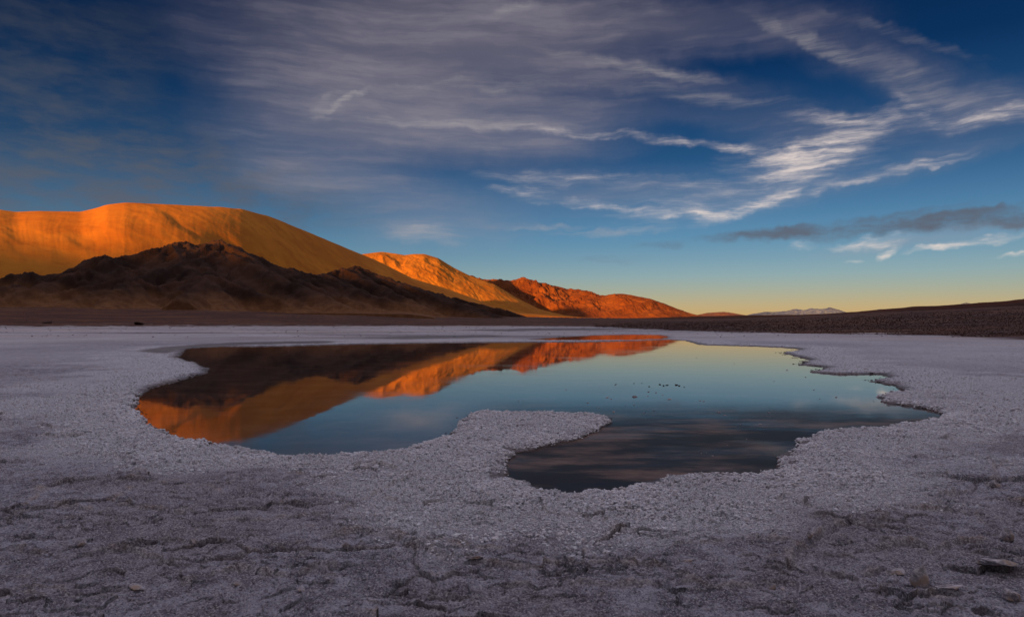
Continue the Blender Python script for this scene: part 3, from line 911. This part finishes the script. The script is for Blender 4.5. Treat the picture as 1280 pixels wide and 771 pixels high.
thing(chunk('salt_slab', 1118, 732, 0.12, 0.035, 0.07, M_CHUNK, 19, 0.3, -0.2, True), 'thin salt slab lying to the left behind the tallest upright chunk', 'salt slab')
thing(chunk('salt_chunk', 1012, 690, 0.05, 0.05, 0.05, M_CHUNK, 20, 0.3), 'tan knob of salt on the winding ridge in the lower right', 'salt chunk')
thing(chunk('salt_chunk', 103, 700, 0.055, 0.05, 0.05, M_CHUNK, 21, 0.1), 'small tan salt chunk alone on the lower left of the flat', 'salt chunk')
thing(chunk('salt_slab', 170, 752, 0.10, 0.04, 0.08, M_CHUNK, 22, -0.5, -0.4, True), 'grey triangular salt slab tilted up near the bottom left', 'salt slab')
thing(chunk('salt_chunk', 297, 748, 0.055, 0.032, 0.05, M_CHUNK, 23, 0.5), 'pale flat salt chunk at the bottom edge left of the middle', 'salt chunk')
thing(chunk('salt_chunk', 377, 757, 0.045, 0.035, 0.04, M_CHUNK, 24, 1.1), 'tan salt chunk at the bottom edge, nearest the middle on the left side', 'salt chunk')
thing(chunk('salt_slab', 595, 716, 0.12, 0.03, 0.06, M_CHUNK, 25, 0.1, -0.3, True), 'thin salt slab lifted beside the long dark crack below the pond', 'salt slab')
thing(chunk('salt_slab', 860, 716, 0.07, 0.022, 0.05, M_CHUNK, 26, 0.4, -0.2, True), 'small salt slab in the lower middle, right of the long dark crack', 'salt slab')
# brown mound on the slope behind the left shore, and its smaller neighbour
thing(chunk('boulder', 174, 407.5, 7.5, 3.6, 6, M_STONE, 31, 0.2, dist=640), 'larger dark rounded boulder on the brown slope behind the left shore', 'boulder')
thing(chunk('boulder', 60, 407.5, 8.5, 2.4, 5, M_STONE, 32, 0.6, dist=650), 'lower and flatter dark boulder farther left on the brown slope', 'boulder')

# lumps of salt standing in the shallow water, one by one
proto = None
LUMPS = [(791, 480, 1.1), (803, 479, .7), (813, 483, 1.3), (822, 481, 1.5), (829, 482, 1.7), (836, 481, 1.6), (843, 482, 1.7), (850, 481.5, 1.3), (857, 483, 1.0), (813, 490, 1.0), (821, 492, 1.1), (828, 493, .9), (772, 480, .6), (757, 498, 1.4), (766, 498.5, .8), (792, 495, 2.2), (809, 495, .7), (837, 500, 1.9), (792, 507, .9), (784, 507, .7),
         (745, 511, .8), (768, 514, 1.1), (737, 503, .8), (708, 486, .6), (771, 481, .6), (820, 512, .7), (806, 514, .7), (876, 501, 1.0), (882, 502, .8), (908, 517, 1.2), (898, 516, 1.3), (960, 515, 1.1), (949, 532, 1.0), (927, 530, .9), (875, 570, .7), (884, 569, .6), (893, 572, .8), (932, 601, .5), (655, 502, .7), (646, 503, .6),
         (965, 477, .7), (1020, 487, .8), (1026, 499, .8), (985, 463, .7), (920, 455, .6), (870, 447, .5), (1010, 472, .9), (1046, 495, 1.0), (935, 547, .8), (912, 560, .6)]
for i, (lx, ly, ls) in enumerate(LUMPS):
    d = CAMH * F / (ly - HOR)
    if proto is None:
        proto = chunk('salt_lump', lx, ly, 0.05, 0.036, 0.05, M_CLOD, 41, dist=d)
        o = proto
    elif i == 9:
        proto = o = chunk('salt_lump', lx, ly, 0.05, 0.036, 0.05, M_CHUNK, 42, dist=d)
    else:
        o = proto.copy()
        sc.collection.objects.link(o)
    k = ls * d / 16.0 * (0.6 if i < 9 else 0.9)
    lx0, ly0 = lx, ly
    lx += rng.uniform(-3, 3); d += rng.uniform(-0.25, 0.25)
    o.scale = (k * rng.uniform(0.8, 1.5), k * rng.uniform(0.8, 1.2), k * rng.uniform(0.5, 0.85))
    o.rotation_euler = (0, 0, rng.uniform(0, 6.28))
    o.location = ((lx - 640) / F * d, d, 0.003)
    if (lx0, ly0) == (792, 495):
        thing(o, 'largest crusty salt lump in the pond water, just below the tight dark row', 'salt lump')
    elif (lx0, ly0) == (837, 500):
        thing(o, 'second largest crusty salt lump in the pond, right of and below the largest one', 'salt lump')
    elif i < 9:
        thing(o, 'dark brown salt lump in the tight row of lumps in the middle of the pond', 'salt lump', 'dark lumps in a tight row in the pond')
    elif lx < 960 and ly < 516:
        thing(o, 'small pale salt lump scattered in the water around the tight dark row', 'salt lump', 'small salt lumps around the dark row in the pond')
    elif ly < 504:
        thing(o, 'small pale salt lump in the water near the ragged right shore', 'salt lump', 'small salt lumps by the right shore')
    else:
        thing(o, 'small pale salt lump in the dark near end of the pond', 'salt lump', 'small salt lumps in the near end of the pond')
